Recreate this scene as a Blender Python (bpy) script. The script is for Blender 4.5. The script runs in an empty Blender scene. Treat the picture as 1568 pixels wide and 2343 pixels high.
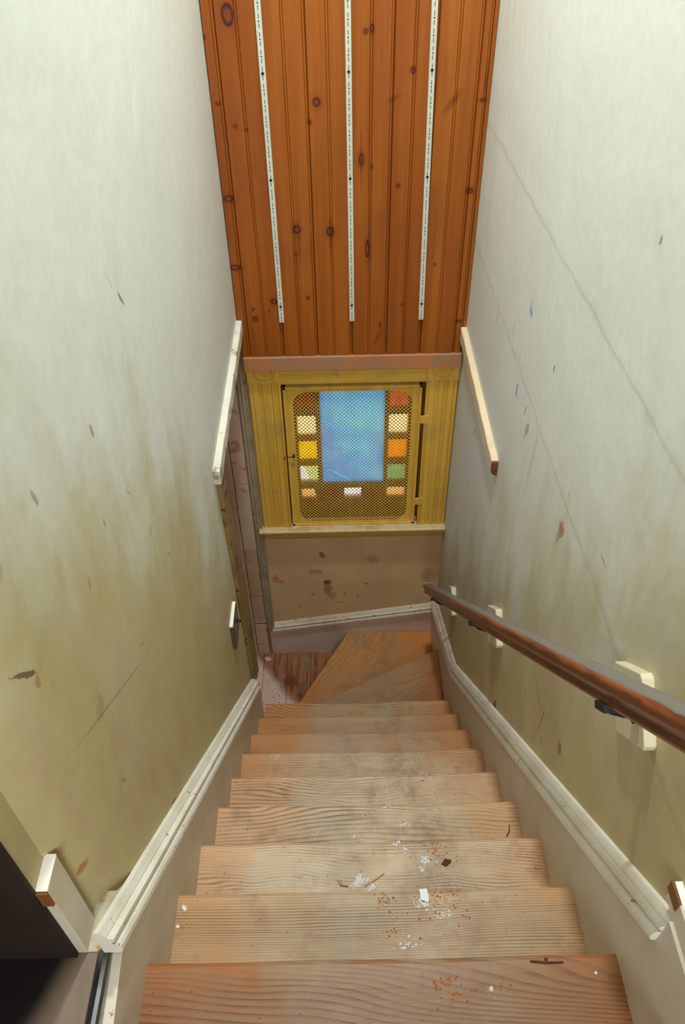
import bpy, bmesh, math, random
from mathutils import Vector, Matrix, noise
import numpy as np
random.seed(7)
C = bpy.context.scene.collection
SC = bpy.context.scene

# ------------------------------------------------------------------ camera
cam = bpy.data.cameras.new('camera')
cam.sensor_fit = 'VERTICAL'; cam.sensor_height = 24.0
cam.lens = 24.0 * 1824.2 / 2343.0
cam.clip_start = 0.02
co = bpy.data.objects.new('camera', cam); C.objects.link(co)
p_, y_, r_ = 0.758814, -0.002079, -0.019659
f_ = Vector((0, math.cos(p_), -math.sin(p_))); u_ = Vector((0, math.sin(p_), math.cos(p_))); x_ = Vector((1, 0, 0))
Rz = Matrix.Rotation(y_, 3, 'Z'); f_, u_, x_ = Rz @ f_, Rz @ u_, Rz @ x_
xr = math.cos(r_) * x_ + math.sin(r_) * u_; ur = -math.sin(r_) * x_ + math.cos(r_) * u_
m = Matrix((xr, ur, -f_)).transposed().to_4x4(); m.translation = Vector((-0.0574, 0.0, 1.6023))
co.matrix_world = m
SC.camera = co

# ------------------------------------------------------------------ world, lights, exposure
w = bpy.data.worlds.new('world'); SC.world = w; w.use_nodes = True
w.node_tree.nodes['Background'].inputs[0].default_value = (0.93, 0.97, 1.0, 1)
w.node_tree.nodes['Background'].inputs[1].default_value = 2.3
def area(name, loc, target, size, power, col, shape='DISK', sy=None):
    l = bpy.data.lights.new(name, 'AREA'); l.shape = shape; l.size = size
    if sy: l.size_y = sy
    l.energy = power; l.color = col
    o = bpy.data.objects.new(name, l); C.objects.link(o); o.location = loc
    o.rotation_euler = (Vector(target) - Vector(loc)).to_track_quat('-Z', 'Y').to_euler()
    return o
area('stair_lamp_light', (-0.03, 1.92, 3.25), (-0.02, 2.1, 0.0), 0.20, 66.0, (0.925, 1.0, 0.965))
area('hall_fill', (-0.05, -1.45, 1.75), (0, 2.8, -1.0), 0.8, 13.0, (0.96, 0.99, 0.99), 'RECTANGLE', 1.1).data.spread = math.radians(80)  # added soft fill from behind the camera, no known source there
SC.view_settings.view_transform = 'Standard'; SC.view_settings.look = 'None'
SC.view_settings.gamma = 1.0; SC.view_settings.use_curve_mapping = False
SC.view_settings.exposure = 0.0

# ------------------------------------------------------------------ node helpers
def lin(r, g, b):
    def c(v):
        v /= 255.0
        return v / 12.92 if v <= 0.04045 else ((v + 0.055) / 1.055) ** 2.4
    return (c(r), c(g), c(b), 1.0)

class G:
    """tiny node-graph writer"""
    def __init__(s, name):
        s.m = bpy.data.materials.new(name); s.m.use_nodes = True
        s.t = s.m.node_tree; s.b = s.t.nodes['Principled BSDF']
        g = s.t.nodes.new('ShaderNodeNewGeometry'); s.pos = g.outputs['Position']; s.nrm = g.outputs['Normal']
        sp = s.t.nodes.new('ShaderNodeSeparateXYZ'); s.t.links.new(s.pos, sp.inputs[0])
        s.x, s.y, s.z = sp.outputs
    def put(s, inp, v):
        if v is None: return
        if hasattr(v, 'links') or isinstance(v, bpy.types.NodeSocket): s.t.links.new(v, inp)
        else: inp.default_value = v
    def ma(s, op, a, b=None, c=None, clamp=False):
        n = s.t.nodes.new('ShaderNodeMath'); n.operation = op; n.use_clamp = clamp
        s.put(n.inputs[0], a); s.put(n.inputs[1], b)
        if c is not None: s.put(n.inputs[2], c)
        return n.outputs[0]
    def vec(s, a, b, c):
        n = s.t.nodes.new('ShaderNodeCombineXYZ'); s.put(n.inputs[0], a); s.put(n.inputs[1], b); s.put(n.inputs[2], c)
        return n.outputs[0]
    def scl(s, v, sc, off=(0, 0, 0)):
        n = s.t.nodes.new('ShaderNodeVectorMath'); n.operation = 'MULTIPLY_ADD'
        s.put(n.inputs[0], v); n.inputs[1].default_value = sc; n.inputs[2].default_value = off
        return n.outputs[0]
    def noise(s, v, scale=1, detail=3, rough=0.55, dist=0.0):
        n = s.t.nodes.new('ShaderNodeTexNoise'); s.put(n.inputs['Vector'], v)
        n.inputs['Scale'].default_value = scale; n.inputs['Detail'].default_value = detail
        n.inputs['Roughness'].default_value = rough; n.inputs['Distortion'].default_value = dist
        return n.outputs['Fac']
    def rng(s, v, a, b, c=0.0, d=1.0, smooth=True):
        n = s.t.nodes.new('ShaderNodeMapRange'); n.interpolation_type = 'SMOOTHSTEP' if smooth else 'LINEAR'
        s.put(n.inputs[0], v)
        for i, k in zip((1, 2, 3, 4), (a, b, c, d)): n.inputs[i].default_value = k
        return n.outputs[0]
    def mix(s, f, a, b, mode='MIX'):
        n = s.t.nodes.new('ShaderNodeMix'); n.data_type = 'RGBA'; n.blend_type = mode
        s.put(n.inputs[0], f); s.put(n.inputs[6], a); s.put(n.inputs[7], b)
        return n.outputs[2]
    def bump(s, h, strength=0.3, dist=0.01):
        n = s.t.nodes.new('ShaderNodeBump'); n.inputs['Strength'].default_value = strength
        n.inputs['Distance'].default_value = dist; s.put(n.inputs['Height'], h)
        s.t.links.new(n.outputs[0], s.b.inputs['Normal'])
    def out(s, col, rough=0.6, spec=0.5, metal=0.0):
        s.put(s.b.inputs['Base Color'], col); s.put(s.b.inputs['Roughness'], rough)
        s.b.inputs['Specular IOR Level'].default_value = spec; s.b.inputs['Metallic'].default_value = metal
        return s.m
    def spot(s, a, b, ca, cb, ra, rb, ang=0.0, wob=None, soft=0.35):
        """elliptic mark at (ca,cb) in the plane of coordinates a,b: 1 inside, 0 outside"""
        da = s.ma('SUBTRACT', a, ca); db = s.ma('SUBTRACT', b, cb)
        if ang:
            c, q = math.cos(ang), math.sin(ang)
            u = s.ma('ADD', s.ma('MULTIPLY', da, c / ra), s.ma('MULTIPLY', db, q / ra))
            v = s.ma('ADD', s.ma('MULTIPLY', da, -q / rb), s.ma('MULTIPLY', db, c / rb))
        else:
            u = s.ma('DIVIDE', da, ra); v = s.ma('DIVIDE', db, rb)
        d = s.ma('SQRT', s.ma('ADD', s.ma('MULTIPLY', u, u), s.ma('MULTIPLY', v, v)))
        if wob is not None: d = s.ma('ADD', d, wob)
        return d
def marks(g, a, b, col, lst, wob, soft=0.3):
    """lst: (ca, cb, ra, rb, angle, colour, opacity)"""
    for ca, cb, ra, rb, ang, c, op in lst:
        d = g.spot(a, b, ca, cb, ra, rb, ang, wob)
        col = g.mix(g.rng(d, 1 - soft, 1 + soft, op, 0.0), col, c)
    return col

# ------------------------------------------------------------------ mesh helpers
def empty(name, loc, label=None, cat=None, group=None, kind=None):
    o = bpy.data.objects.new(name, None); C.objects.link(o); o.location = loc
    tag(o, label, cat, group, kind); return o
def tag(o, label=None, cat=None, group=None, kind=None):
    if label: o['label'] = label
    if cat: o['category'] = cat
    if group: o['group'] = group
    if kind: o['kind'] = kind
    return o
def wloc(o):
    v = Vector((0, 0, 0))
    while o: v += o.location; o = o.parent
    return v
def make(name, bm, mat, parent=None, bevel=0.0, seg=2, smooth=False, recalc=True):
    if recalc: bmesh.ops.recalc_face_normals(bm, faces=bm.faces)
    vs = [v.co.copy() for v in bm.verts]
    lo = Vector([min(v[i] for v in vs) for i in range(3)]); hi = Vector([max(v[i] for v in vs) for i in range(3)])
    c = (lo + hi) / 2
    for v in bm.verts: v.co -= c
    me = bpy.data.meshes.new(name)
    if smooth:
        for f in bm.faces: f.smooth = True
    bm.to_mesh(me); bm.free(); me.materials.append(mat)
    o = bpy.data.objects.new(name, me); C.objects.link(o)
    if parent: o.parent = parent; o.location = c - wloc(parent)
    else: o.location = c
    if bevel:
        b = o.modifiers.new('bevel', 'BEVEL'); b.width = bevel; b.segments = seg; b.limit_method = 'ANGLE'; b.angle_limit = math.radians(40)
    return o
def B(): return bmesh.new()
def box(bm, x0, x1, y0, y1, z0, z1):
    vs = [bm.verts.new((x, y, z)) for x in (x0, x1) for y in (y0, y1) for z in (z0, z1)]
    for f in ((0, 1, 3, 2), (4, 6, 7, 5), (0, 4, 5, 1), (2, 3, 7, 6), (0, 2, 6, 4), (1, 5, 7, 3)):
        bm.faces.new([vs[i] for i in f])
    return bm
def prism(bm, pts, axis, a, b):
    """extrude polygon pts (2-D, in the two other axes, in order) along axis from a to b"""
    def P(p, t):
        q = list(p); q.insert(axis, t); return bm.verts.new(q)
    A = [P(p, a) for p in pts]; Bv = [P(p, b) for p in pts]; n = len(pts)
    bm.faces.new(A); bm.faces.new(Bv[::-1])
    for i in range(n): bm.faces.new((A[i], A[(i + 1) % n], Bv[(i + 1) % n], Bv[i]))
    return bm
def loft(bm, rings, cap=True):
    R = [[bm.verts.new(p) for p in r] for r in rings]; n = len(R[0])
    for a, b in zip(R, R[1:]):
        for i in range(n): bm.faces.new((a[i], a[(i + 1) % n], b[(i + 1) % n], b[i]))
    if cap: bm.faces.new(R[0]); bm.faces.new(R[-1][::-1])
    return bm
def tube(bm, pts, rad, n=10):
    pts = [Vector(p) for p in pts]; rings = []
    for i, p in enumerate(pts):
        d = (pts[min(i + 1, len(pts) - 1)] - pts[max(i - 1, 0)]).normalized()
        a = d.orthogonal().normalized() if i == 0 else (a - d * a.dot(d)).normalized()
        b = d.cross(a); r = rad[i] if isinstance(rad, (list, tuple)) else rad
        rings.append([p + a * (r * math.cos(t)) + b * (r * math.sin(t)) for t in [2 * math.pi * k / n for k in range(n)]])
    return loft(bm, rings)
def disc(bm, c, r, h, axis=1, n=16, r2=None):
    rings = []
    for t, rr in ((0, r), (h, r2 or r)):
        ring = []
        for k in range(n):
            a = 2 * math.pi * k / n; p = [rr * math.cos(a), rr * math.sin(a)]; p.insert(axis, t)
            ring.append(Vector(c) + Vector(p))
        rings.append(ring)
    return loft(bm, rings)

# ------------------------------------------------------------------ materials
def wall_mat(name, side):
    g = G(name); s = g.ma('ADD', g.y, g.z)
    big = g.noise(g.scl(g.pos, (1, 1.3, 0.8)), 2.6, 4, 0.6)
    strk = g.noise(g.scl(g.pos, (1, 4.0, 1.5), (3, 1, 2)), 3.0, 5, 0.6)
    fine = g.noise(g.pos, 42, 3, 0.6)
    lo, hi = {'left': (1.15, 2.15), 'right': (0.85, 1.95), 'far': (0, 1)}[side]
    clean = lin(226, 230, 224); dirty = lin(192, 178, 130); brown = lin(182, 156, 124)
    if side == 'far':
        dirt = g.rng(g.noise(g.pos, 5, 4), 0.3, 0.7, 0.8, 1.0); brn = g.rng(g.noise(g.scl(g.pos, (1, 1, 1), (5, 0, 0)), 4.0, 4), 0.35, 0.62, 0.35, 1.0)
    else:
        wob = g.ma('MULTIPLY', g.ma('SUBTRACT', g.ma('ADD', big, g.ma('MULTIPLY', strk, .6)), .8), 1.3)
        dirt = g.rng(g.ma('ADD', s, wob), lo, hi, 1.0, 0.0)
        brn = g.rng(g.ma('ADD', g.ma('MULTIPLY', strk, 1.0), g.ma('MULTIPLY', s, -0.16)), 0.28, 0.62, 0.0, 0.85)
        brn = g.ma('MULTIPLY', brn, dirt)
    col = g.mix(dirt, clean, dirty); col = g.mix(brn, col, brown)
    if side == 'far': col = g.mix(brn, lin(214, 186, 134), lin(204, 168, 126))
    col = g.mix(g.rng(fine, 0.3, 0.7, 0.0, 0.08), col, lin(150, 135, 105))
    wob2 = g.ma('MULTIPLY', g.ma('SUBTRACT', g.noise(g.pos, 55, 4, 0.75), 0.5), 3.2)
    dk, rd, bl = lin(105, 85, 70), lin(165, 105, 70), lin(30, 130, 200)
    h = g.ma('ADD', g.ma('MULTIPLY', big, 1.0), g.ma('MULTIPLY', fine, 0.02))
    if side == 'left':
        col = marks(g, g.y, g.z, col, [
            (1.327, .889, .004, .022, .6, dk, .7), (.585, .780, .004, .03, .7, dk, .9), (.60, .745, .006, .010, 0, rd, .6),
            (.871, -.114, .003, .028, .75, lin(140, 80, 50), .9), (1.011, .833, .006, .012, 0, rd, .6), (.951, .683, .004, .012, 0, rd, .6),
            (.827, .677, .007, .01, 0, rd, .5), (.62, .93, .01, .012, 0, rd, .35), (.76, .917, .004, .014, .2, dk, .5), (1.1, .62, .003, .013, .5, rd, .6),
            (1.25, .30, .003, .02, .6, dk, .5), (.535, .335, .011, .009, .6, rd, .8), (.70, .30, .003, .014, .5, dk, .5), (1.45, -.02, .004, .012, 0, rd, .5),
            (1.7, -.35, .005, .02, .3, rd, .45), (.95, .36, .003, .015, .9, rd, .5), (.72, .50, .02, .02, 0, lin(150, 120, 90), .35),
            (.50, .42, .025, .03, 0, lin(150, 120, 90), .45), (1.17, .45, .012, .012, 0, rd, .3), (.80, .10, .02, .03, 0, rd, .18), (1.28, .95, .004, .02, .5, lin(180,160,120), .3)], wob2)
        ln = g.spot(g.y, g.z, .78, .44, .22, .0022, -.62, g.ma('MULTIPLY', wob2, .35)); col = g.mix(g.rng(ln, .6, 1.4, .45, 0), col, lin(120, 105, 75))
    elif side == 'right':
        col = marks(g, g.y, g.z, col, [
            (1.864, .542, .013, .011, 0, bl, 1), (1.584, .548, .004, .014, 0, bl, 1), (1.879, .284, .006, .02, 0, bl, .9), (1.874, .55, .02, .02, 0, lin(180, 200, 210), .6),
            (1.715, .266, .012, .028, .4, rd, .55), (1.76, .30, .006, .02, .3, rd, .5), (1.301, .300, .016, .022, .3, lin(175, 120, 70), .8), (1.31, .27, .01, .03, 0, lin(170, 140, 90), .6),
            (1.186, 1.047, .005, .008, 0, dk, .7), (2.383, -.259, .006, .012, 0, dk, .9), (2.02, .40, .003, .03, 0, dk, .5),
            (1.506, -.749, .016, .030, .2, lin(120, 85, 60), 1), (1.50, -.80, .03, .018, -.6, lin(225, 220, 210), .9), (1.317, -.564, .020, .022, 0, lin(190, 150, 110), .9),
            (1.121, -.213, .004, .045, 0, lin(160, 105, 70), .8), (1.175, -.20, .035, .005, .2, lin(160, 105, 70), .7), (1.09, -.265, .014, .006, 0, lin(160, 105, 70), .8),
            (1.23, -.28, .012, .006, .5, lin(160, 105, 70), .6), (1.27, -.31, .008, .008, .5, lin(160, 105, 70), .6), (.98, -.12, .012, .018, 0, lin(120, 95, 60), .7),
            (1.05, .46, .015, .003, 0, dk, .6), (1.3, .40, .012, .003, .3, dk, .4), 
            (2.25, .32, .003, .05, .1, dk, .35), (2.45, -.15, .01, .03, 0, lin(150,150,110), .5), (1.62, .21, .01, .12, .1, lin(190, 165, 125), .35)], wob2)
        for zc, sl in ((.80, -.05), (.375, -.035)):
            zz = g.ma('ADD', g.z, g.ma('MULTIPLY', g.ma('SUBTRACT', g.y, 1.6), -sl))
            zz = g.ma('ADD', zz, g.ma('MULTIPLY', g.ma('SUBTRACT', g.noise(g.pos, 7, 3), .5), .035))
            d = g.ma('ABSOLUTE', g.ma('SUBTRACT', zz, zc))
            r = g.rng(d, 0.0, .03, 1, 0); h = g.ma('ADD', h, g.ma('MULTIPLY', r, .035))
            col = g.mix(g.rng(g.ma('ABSOLUTE', g.ma('SUBTRACT', zz, zc - .016)), 0, .009, .22, 0), col, lin(165, 150, 112))
    else:
        col = marks(g, g.x, g.z, col, [
            (-.139, -1.629, .020, .05, 0, lin(165, 115, 90), .9), (-.139, -1.585, .022, .016, 0, lin(95, 75, 50), .85), (-.12, -1.69, .02, .03, 0, lin(165, 120, 90), .6),
            (-.41, -1.55, .016, .03, -.2, lin(190, 115, 65), .85), (-.385, -1.575, .018, .012, -.3, lin(190, 115, 65), .8), (-.161, -1.373, .012, .02, .3, lin(140, 90, 60), .9),
            (.099, -1.414, .03, .03, 0, lin(130, 110, 75), .4), (.118, -1.60, .08, .008, .2, lin(185, 160, 130), .5), (.07, -1.60, .012, .006, -.6, lin(110, 75, 45), .7), (-.2, -1.50, .035, .014, 0, lin(120, 105, 75), .5),
            (-.05, -1.68, .008, .01, 0, lin(180, 100, 55), .7), (-.08, -1.75, .03, .006, .2, lin(190, 120, 70), .5), (-.22, -1.68, .01, .01, 0, lin(170, 100, 60), .6), (-.3, -1.78, .008, .01, 0, lin(170, 100, 60), .6), (.02, -1.70, .006, .006, 0, dk, .7)], wob2)
    g.bump(h, 0.5, 0.02)
    return g.out(col, 0.55, 0.35)
M = {}
M['wl'] = wall_mat('plaster_left', 'left'); M['wr'] = wall_mat('plaster_right', 'right'); M['wf'] = wall_mat('plaster_far', 'far')

def paint(name, base, chip=None, amount=0.0, scale=25, dirt=None, damt=0.4, rough=0.5, dscale=6, bumpy=0.15):
    g = G(name); n = g.noise(g.pos, dscale, 4, 0.6); col = base
    if dirt: col = g.mix(g.rng(n, 0.38, 0.7, 0, damt), col, dirt)
    if chip:
        c = g.noise(g.pos, scale, 5, 0.65)
        col = g.mix(g.rng(c, 1 - amount, 1 - amount + .02, 0, 1), col, chip)
    g.bump(g.noise(g.pos, 90, 3), bumpy, 0.004)
    return g.out(col, rough, 0.4)
M['skirt'] = paint('skirt_paint', lin(216, 206, 188), lin(160, 132, 100), .30, 14, lin(202, 188, 156), .6)
M['cap'] = paint('cap_paint', lin(240, 237, 226), lin(172, 146, 116), .35, 34, lin(214, 204, 180), .5)
M['capfar'] = paint('worn_cap_paint', lin(214, 198, 178), lin(150, 118, 92), .38, 40, lin(180, 158, 132), .6)
M['skirtfar'] = paint('pink_skirt_paint', lin(222, 200, 184), lin(130, 110, 90), .34, 40, lin(180, 158, 135), .5)
M['ledge'] = paint('patchy_ledge', lin(176, 164, 136), lin(178, 138, 98), .46, 18, lin(210, 206, 192), .9, .6, 16)
M['white'] = paint('lit_top_white_paint', lin(238, 236, 226), lin(190, 160, 130), .32, 30, lin(220, 214, 200), .4)
M['cream'] = paint('cream_block_paint', lin(214, 206, 176), lin(175, 140, 105), .30, 30, lin(196, 186, 150), .5)
M['cleat'] = paint('dusty_cleat_paint', lin(224, 220, 204), lin(160, 150, 135), .42, 12, lin(200, 195, 182), .7)
M['cleat2'] = paint('cream_cleat_paint', lin(226, 206, 172), lin(180, 150, 110), .34, 12, lin(210, 190, 160), .7)
M['endgrain'] = paint('raw_end_wood', lin(124, 74, 40), lin(70, 40, 22), .40, 60)
M['casing'] = paint('brown_edge_casing', lin(150, 122, 76), lin(98, 68, 34), .42, 22, lin(120, 96, 58), .8, .6, 9)
M['greytrim'] = paint('grey_trim_paint', lin(180, 162, 136), lin(130, 102, 70), .37, 30, lin(150, 126, 92), .7, .5, 9)
M['pink'] = paint('pink_plaster', lin(222, 188, 162), lin(196, 146, 116), .43, 10, lin(206, 170, 140), .6, .7, 7)
M['pink2'] = paint('tan_pink_plaster', lin(200, 168, 136), lin(222, 190, 166), .46, 9, lin(190, 155, 120), .6, .7, 8)
M['pinkpale'] = paint('pale_pink_plaster', lin(214, 188, 160), lin(190, 150, 118), .36, 14, lin(206, 170, 140), .5, .7, 7)
M['rustgap'] = paint('orange_brown_substrate', lin(182, 100, 48), lin(120, 60, 30), .4, 30)
M['terra'] = paint('terracotta_cap', lin(190, 122, 76), lin(170, 126, 94), .44, 8, lin(160, 120, 92), .8, .55, 5)
M['black'] = paint('black_iron', lin(22, 20, 20), None, rough=.7)
M['steel'] = G('dull_metal').out(lin(120, 118, 116), .35, .5, .9)
M['alu'] = G('aluminium_strip').out(lin(128, 130, 136), .33, .5, 1.0)
M['slot'] = G('slot_dark').out(lin(28, 34, 40), .8, .1)
M['standard'] = paint('standard_enamel', lin(208, 208, 196), None, dirt=lin(190, 188, 172), damt=.5, rough=.4)
M['ceil'] = G('ceiling_paint').out(lin(225, 224, 214), .8, .2)
M['dark'] = paint('dark_varnish', lin(40, 26, 18), None, dirt=lin(26, 18, 12), damt=.8, rough=.75)

def ochre(name, vertical=True, worn=0.45):
    g = G(name)
    sc = (40, 1, 1.2) if vertical else (1.2, 1, 40)
    n = g.noise(g.scl(g.pos, sc), 1.0, 4, .6); b = g.noise(g.pos, 6, 4, .6)
    col = g.mix(g.rng(n, .35, .65, 0, 1), lin(216, 168, 60), lin(224, 182, 84))
    col = g.mix(g.rng(b, .5, .68, 0, worn), col, lin(188, 154, 92))
    gr = g.rng(g.noise(g.pos, 13, 4), .64, .70, 0, .6); col = g.mix(gr, col, lin(172, 148, 112))
    g.bump(n, .15, .003)
    return g.out(col, .42, .4)
M['ochre'] = ochre('ochre_paint'); M['ochreh'] = ochre('ochre_paint_across', False)
def sillm():
    g = G('ochre_sill'); col = g.mix(g.rng(g.noise(g.scl(g.pos, (1, 2, 30)), 5, 4), .4, .62, 0, 1), lin(178, 132, 52), lin(186, 154, 84))
    up = g.t.nodes.new('ShaderNodeSeparateXYZ'); g.t.links.new(g.nrm, up.inputs[0])
    dust = g.ma('MULTIPLY', g.rng(up.outputs[2], .2, .6), g.rng(g.noise(g.pos, 22, 4), .36, .56, .35, 1))
    col = g.mix(dust, col, lin(196, 178, 140)); return g.out(col, .5, .4)
M['sill'] = sillm()

def pine():
    g = G('knotty_pine'); oi = g.t.nodes.new('ShaderNodeObjectInfo'); rnd = oi.outputs['Random']
    off = g.vec(g.ma('MULTIPLY', rnd, 9.0), 0, g.ma('MULTIPLY', rnd, 23.0))
    v = g.t.nodes.new('ShaderNodeVectorMath'); v.operation = 'ADD'; g.t.links.new(g.pos, v.inputs[0]); g.t.links.new(off, v.inputs[1]); v = v.outputs[0]
    f1 = g.noise(g.scl(v, (90, 1, 2.0)), 1.0, 5, .6, .3); f2 = g.noise(g.scl(v, (16, 1, .9)), 1.0, 3, .5, .4); b = g.noise(v, 3.2, 3)
    col = g.mix(g.rng(f2, .3, .7, 0, 1), lin(170, 96, 28), lin(152, 80, 19))
    col = g.mix(g.rng(f1, .35, .75, 0, .45), col, lin(128, 60, 18))
    col = g.mix(g.rng(b, .5, .75, 0, .45), col, lin(120, 62, 24))
    col = g.mix(g.rng(rnd, 0, 1, 0, .25, False), col, lin(130, 54, 16))
    wob = g.ma('MULTIPLY', g.ma('SUBTRACT', g.noise(g.pos, 45, 3, .6), .5), .7)
    K = [(-.369, 1.042, .017, .030), (-.447, .985, .006, .006), (-.426, .797, .008, .006), (-.378, .727, .006, .006), (-.343, .715, .004, .005),
         (-.109, .795, .012, .014), (.048, .992, .007, .008), (.068, .999, .006, .011), (.035, .612, .009, .020), (.071, .589, .004, .007), (.197, .883, .008, .010),
         (.162, .523, .007, .008), (.429, .791, .010, .006), (.412, .501, .012, .009), (-.427, .489, .018, .011), (-.433, .234, .020, .010), (-.195, .374, .013, .017), (-.076, .364, .013, .018),
         (.058, .295, .008, .034), (-.298, .092, .012, .012), (-.375, .019, .009, .010), (-.380, .061, .005, .006), (-.320, .052, .003, .004), (-.167, .104, .006, .007),
         (.308, .23, .004, .005), (.194, .068, .005, .006), (.418, -.009, .010, .006), (-.134, .734, .006, .007), (-.205, .28, .003, .006), (.11, -.02, .004, .010)]
    for kx, kz, rx, rz in K:
        d = g.spot(g.x, g.z, kx, kz, rx, rz, 0, wob)
        col = g.mix(g.rng(d, 1.0, 2.6, .38, 0), col, lin(112, 48, 14))
        core = g.mix(g.rng(d, .45, .8, 0, 1), lin(120, 60, 28), lin(62, 24, 10))
        col = g.mix(g.rng(d, .95, 1.1, .92, 0), col, core)
    for kx, kz, rx, rz, a in ((.10, -.08, .009, .05, -.42), (.14, .80, .03, .012, .5), (.33, .79, .05, .012, .9), (-.075, .34, .006, .09, 0), (.035, .62, .006, .10, 0), (.43, .85, .006, .05, 0), (-.19, .34, .006, .09, .0)):
        d = g.spot(g.x, g.z, kx, kz, rx, rz, a, wob); col = g.mix(g.rng(d, .3, 1.3, .5, 0), col, lin(96, 40, 12))
    g.bump(f1, .08, .002)
    return g.out(col, g.rng(b, .3, .7, .42, .55), .35)
M['pine'] = pine()
M['pinegap'] = G('pine_gap').out(lin(70, 30, 12), .8, .1)

def oak(name, seed, worn, freq, amp, tilt=0.0, xs=1.0, along='x', lw=.80, orange=lin(176, 112, 62), tan=lin(206, 182, 152), grey=lin(176, 162, 142)):
    """worn oak; worn 0..1 greys it"""
    g = G(name)
    if along == 'x': a, b = g.x, g.y
    else:
        c, q = math.cos(along), math.sin(along)
        a = g.ma('ADD', g.ma('MULTIPLY', g.x, c), g.ma('MULTIPLY', g.y, q)); b = g.ma('ADD', g.ma('MULTIPLY', g.x, -q), g.ma('MULTIPLY', g.y, c))
    base = g.vec(g.ma('MULTIPLY', a, 1.5 * xs), g.ma('MULTIPLY', b, 5.0), seed * 3.17)
    n = g.noise(base, 1.0, 2, .45, .5)
    tl = g.ma('ADD', b, g.ma('MULTIPLY', a, tilt))
    hgt = g.ma('ADD', g.ma('MULTIPLY', n, amp), g.ma('MULTIPLY', tl, freq))
    fr = g.ma('FRACT', hgt)
    line = g.ma('MULTIPLY', g.rng(fr, .35, .92, 0, 1), g.rng(fr, .93, 1.0, 1, 0))
    fine = g.noise(g.vec(g.ma('MULTIPLY', a, 5), g.ma('MULTIPLY', b, 170), seed), 1.0, 4, .65)
    line = g.ma('MULTIPLY', line, g.rng(fine, .28, .62, .35, 1.0)); line = g.ma('MULTIPLY', line, g.rng(g.noise(g.vec(g.ma('MULTIPLY', a, 1.3), g.ma('MULTIPLY', b, 9), seed + 7), 1.0, 3, .6), .36, .60, .15, 1.0))
    patch = g.noise(g.pos, 5.5, 4, .6); patch2 = g.noise(g.scl(g.pos, (1, 1, 1), (seed, 4, 0)), 11, 5, .65)
    cen = g.spot(g.x, g.y, .03, 1.0, .30, 9.0, 0, g.ma('MULTIPLY', g.ma('SUBTRACT', patch, .5), 2.4))
    wm = g.ma('MULTIPLY', g.rng(cen, .55, 1.35, 1.0, 0.0), worn)
    col = g.mix(wm, orange, tan)
    col = g.mix(g.ma('MULTIPLY', g.rng(patch, .42, .66, 0, .8), wm), col, grey)
    col = g.mix(g.rng(patch2, .50, .70, 0, .45), col, lin(150, 108, 74))
    col = g.mix(g.ma('MULTIPLY', line, lw), col, lin(96, 60, 38))
    col = g.mix(g.rng(fine, .55, .8, 0, .35), col, lin(120, 84, 58))
    sp = g.noise(g.pos, 130, 2, .5); col = g.mix(g.rng(sp, .70, .74, 0, .7), col, lin(80, 46, 26))
    # rusty walked-in grime to the right of the middle
    tr = g.spot(g.x, g.y, .15, 1.0, .10, 3.0, 0, g.ma('MULTIPLY', g.ma('SUBTRACT', patch2, .5), 3.0))
    col = g.mix(g.ma('MULTIPLY', g.rng(tr, .3, 1.3, 1, 0), g.rng(g.noise(g.pos, 16, 5, .75), .42, .70, 0, .5)), col, lin(140, 92, 58))
    g.bump(g.ma('ADD', g.ma('MULTIPLY', line, -.5), fine), .25, .0015)
    return g.out(col, g.rng(patch, .3, .7, .40, .60), .4)

# ------------------------------------------------------------------ geometry constants
HW = .45; HS = .43; RUN = .19819; RISE = .19873; Y0 = .49995; YF = 2.82
ZC = -2.17

# ================================================================== ROOM SHELL
def struct(o): o['kind'] = 'structure'; return o
b = B(); box(b, HW, HW + .1, -1.6, YF + .1, -2.4, 3.4); struct(make('wall_right', b, M['wr']))
b = B(); prism(b, [(.55, -2.4), (2.085, -2.4), (2.08, -1.25), (1.975, -.03), (YF, -.03), (YF, 3.4), (.62, 3.4), (.62, .115), (.55, .185)], 0, -.57, -HW)
box(b, -.57, -.50, .453, .501, .2, 3.4); box(b, -.57, -HW, .302, .5505, -2.4, .17)
struct(make('wall_left', b, M['wl']))
b = B(); cur = []
for k in range(17):
    t = k / 16; cur.append((-.45 - .0502 * (1 - math.cos(t * math.pi / 2)) ** 1.05, .622 - .122 * t))
vv = [[b.verts.new((x, y, z)) for z in (.06, 3.4)] for x, y in cur]
for a_, c_ in zip(vv, vv[1:]): b.faces.new((a_[0], c_[0], c_[1], a_[1]))
struct(make('wall_left', b, M['wl'], None, smooth=True))
b = B(); box(b, -.57, -.502, .50, .63, .2035, 3.4); struct(make('wall_left', b, M['wl']))
b = B()
box(b, -1.3, -.312, YF, YF + .1, -2.4, -.03); box(b, -.57, -.312, YF, YF + .1, -.03, 3.4)
box(b, .322, HW + .1, YF, YF + .1, -2.4, 3.4); box(b, -.312, .322, YF, YF + .1, -2.4, -1.165); box(b, -.312, .322, YF, YF + .1, -.30, 3.4)
struct(make('wall_back', b, M['wf']))
b = B(); box(b, -1.9, HW + .1, -1.6, YF + .1, 3.4, 3.46); struct(make('ceiling', b, M['ceil']))
b = B(); box(b, -1.9, HW + .1, -1.7, -1.6, -.2, 3.46); box(b, -2.0, -1.9, -1.7, .6, -.2, 3.46); struct(make('wall_front', b, M['ceil']))
# passage to the left of the bottom landing
b = B(); box(b, -1.4, -1.3, 1.8, YF + .1, -2.4, .05); box(b, -1.3, -.57, 1.80, 1.86, -2.4, .05); box(b, -1.3, -.57, 1.8, YF, -.03, .05)
struct(make('wall_passage', b, M['pinkpale']))

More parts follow.
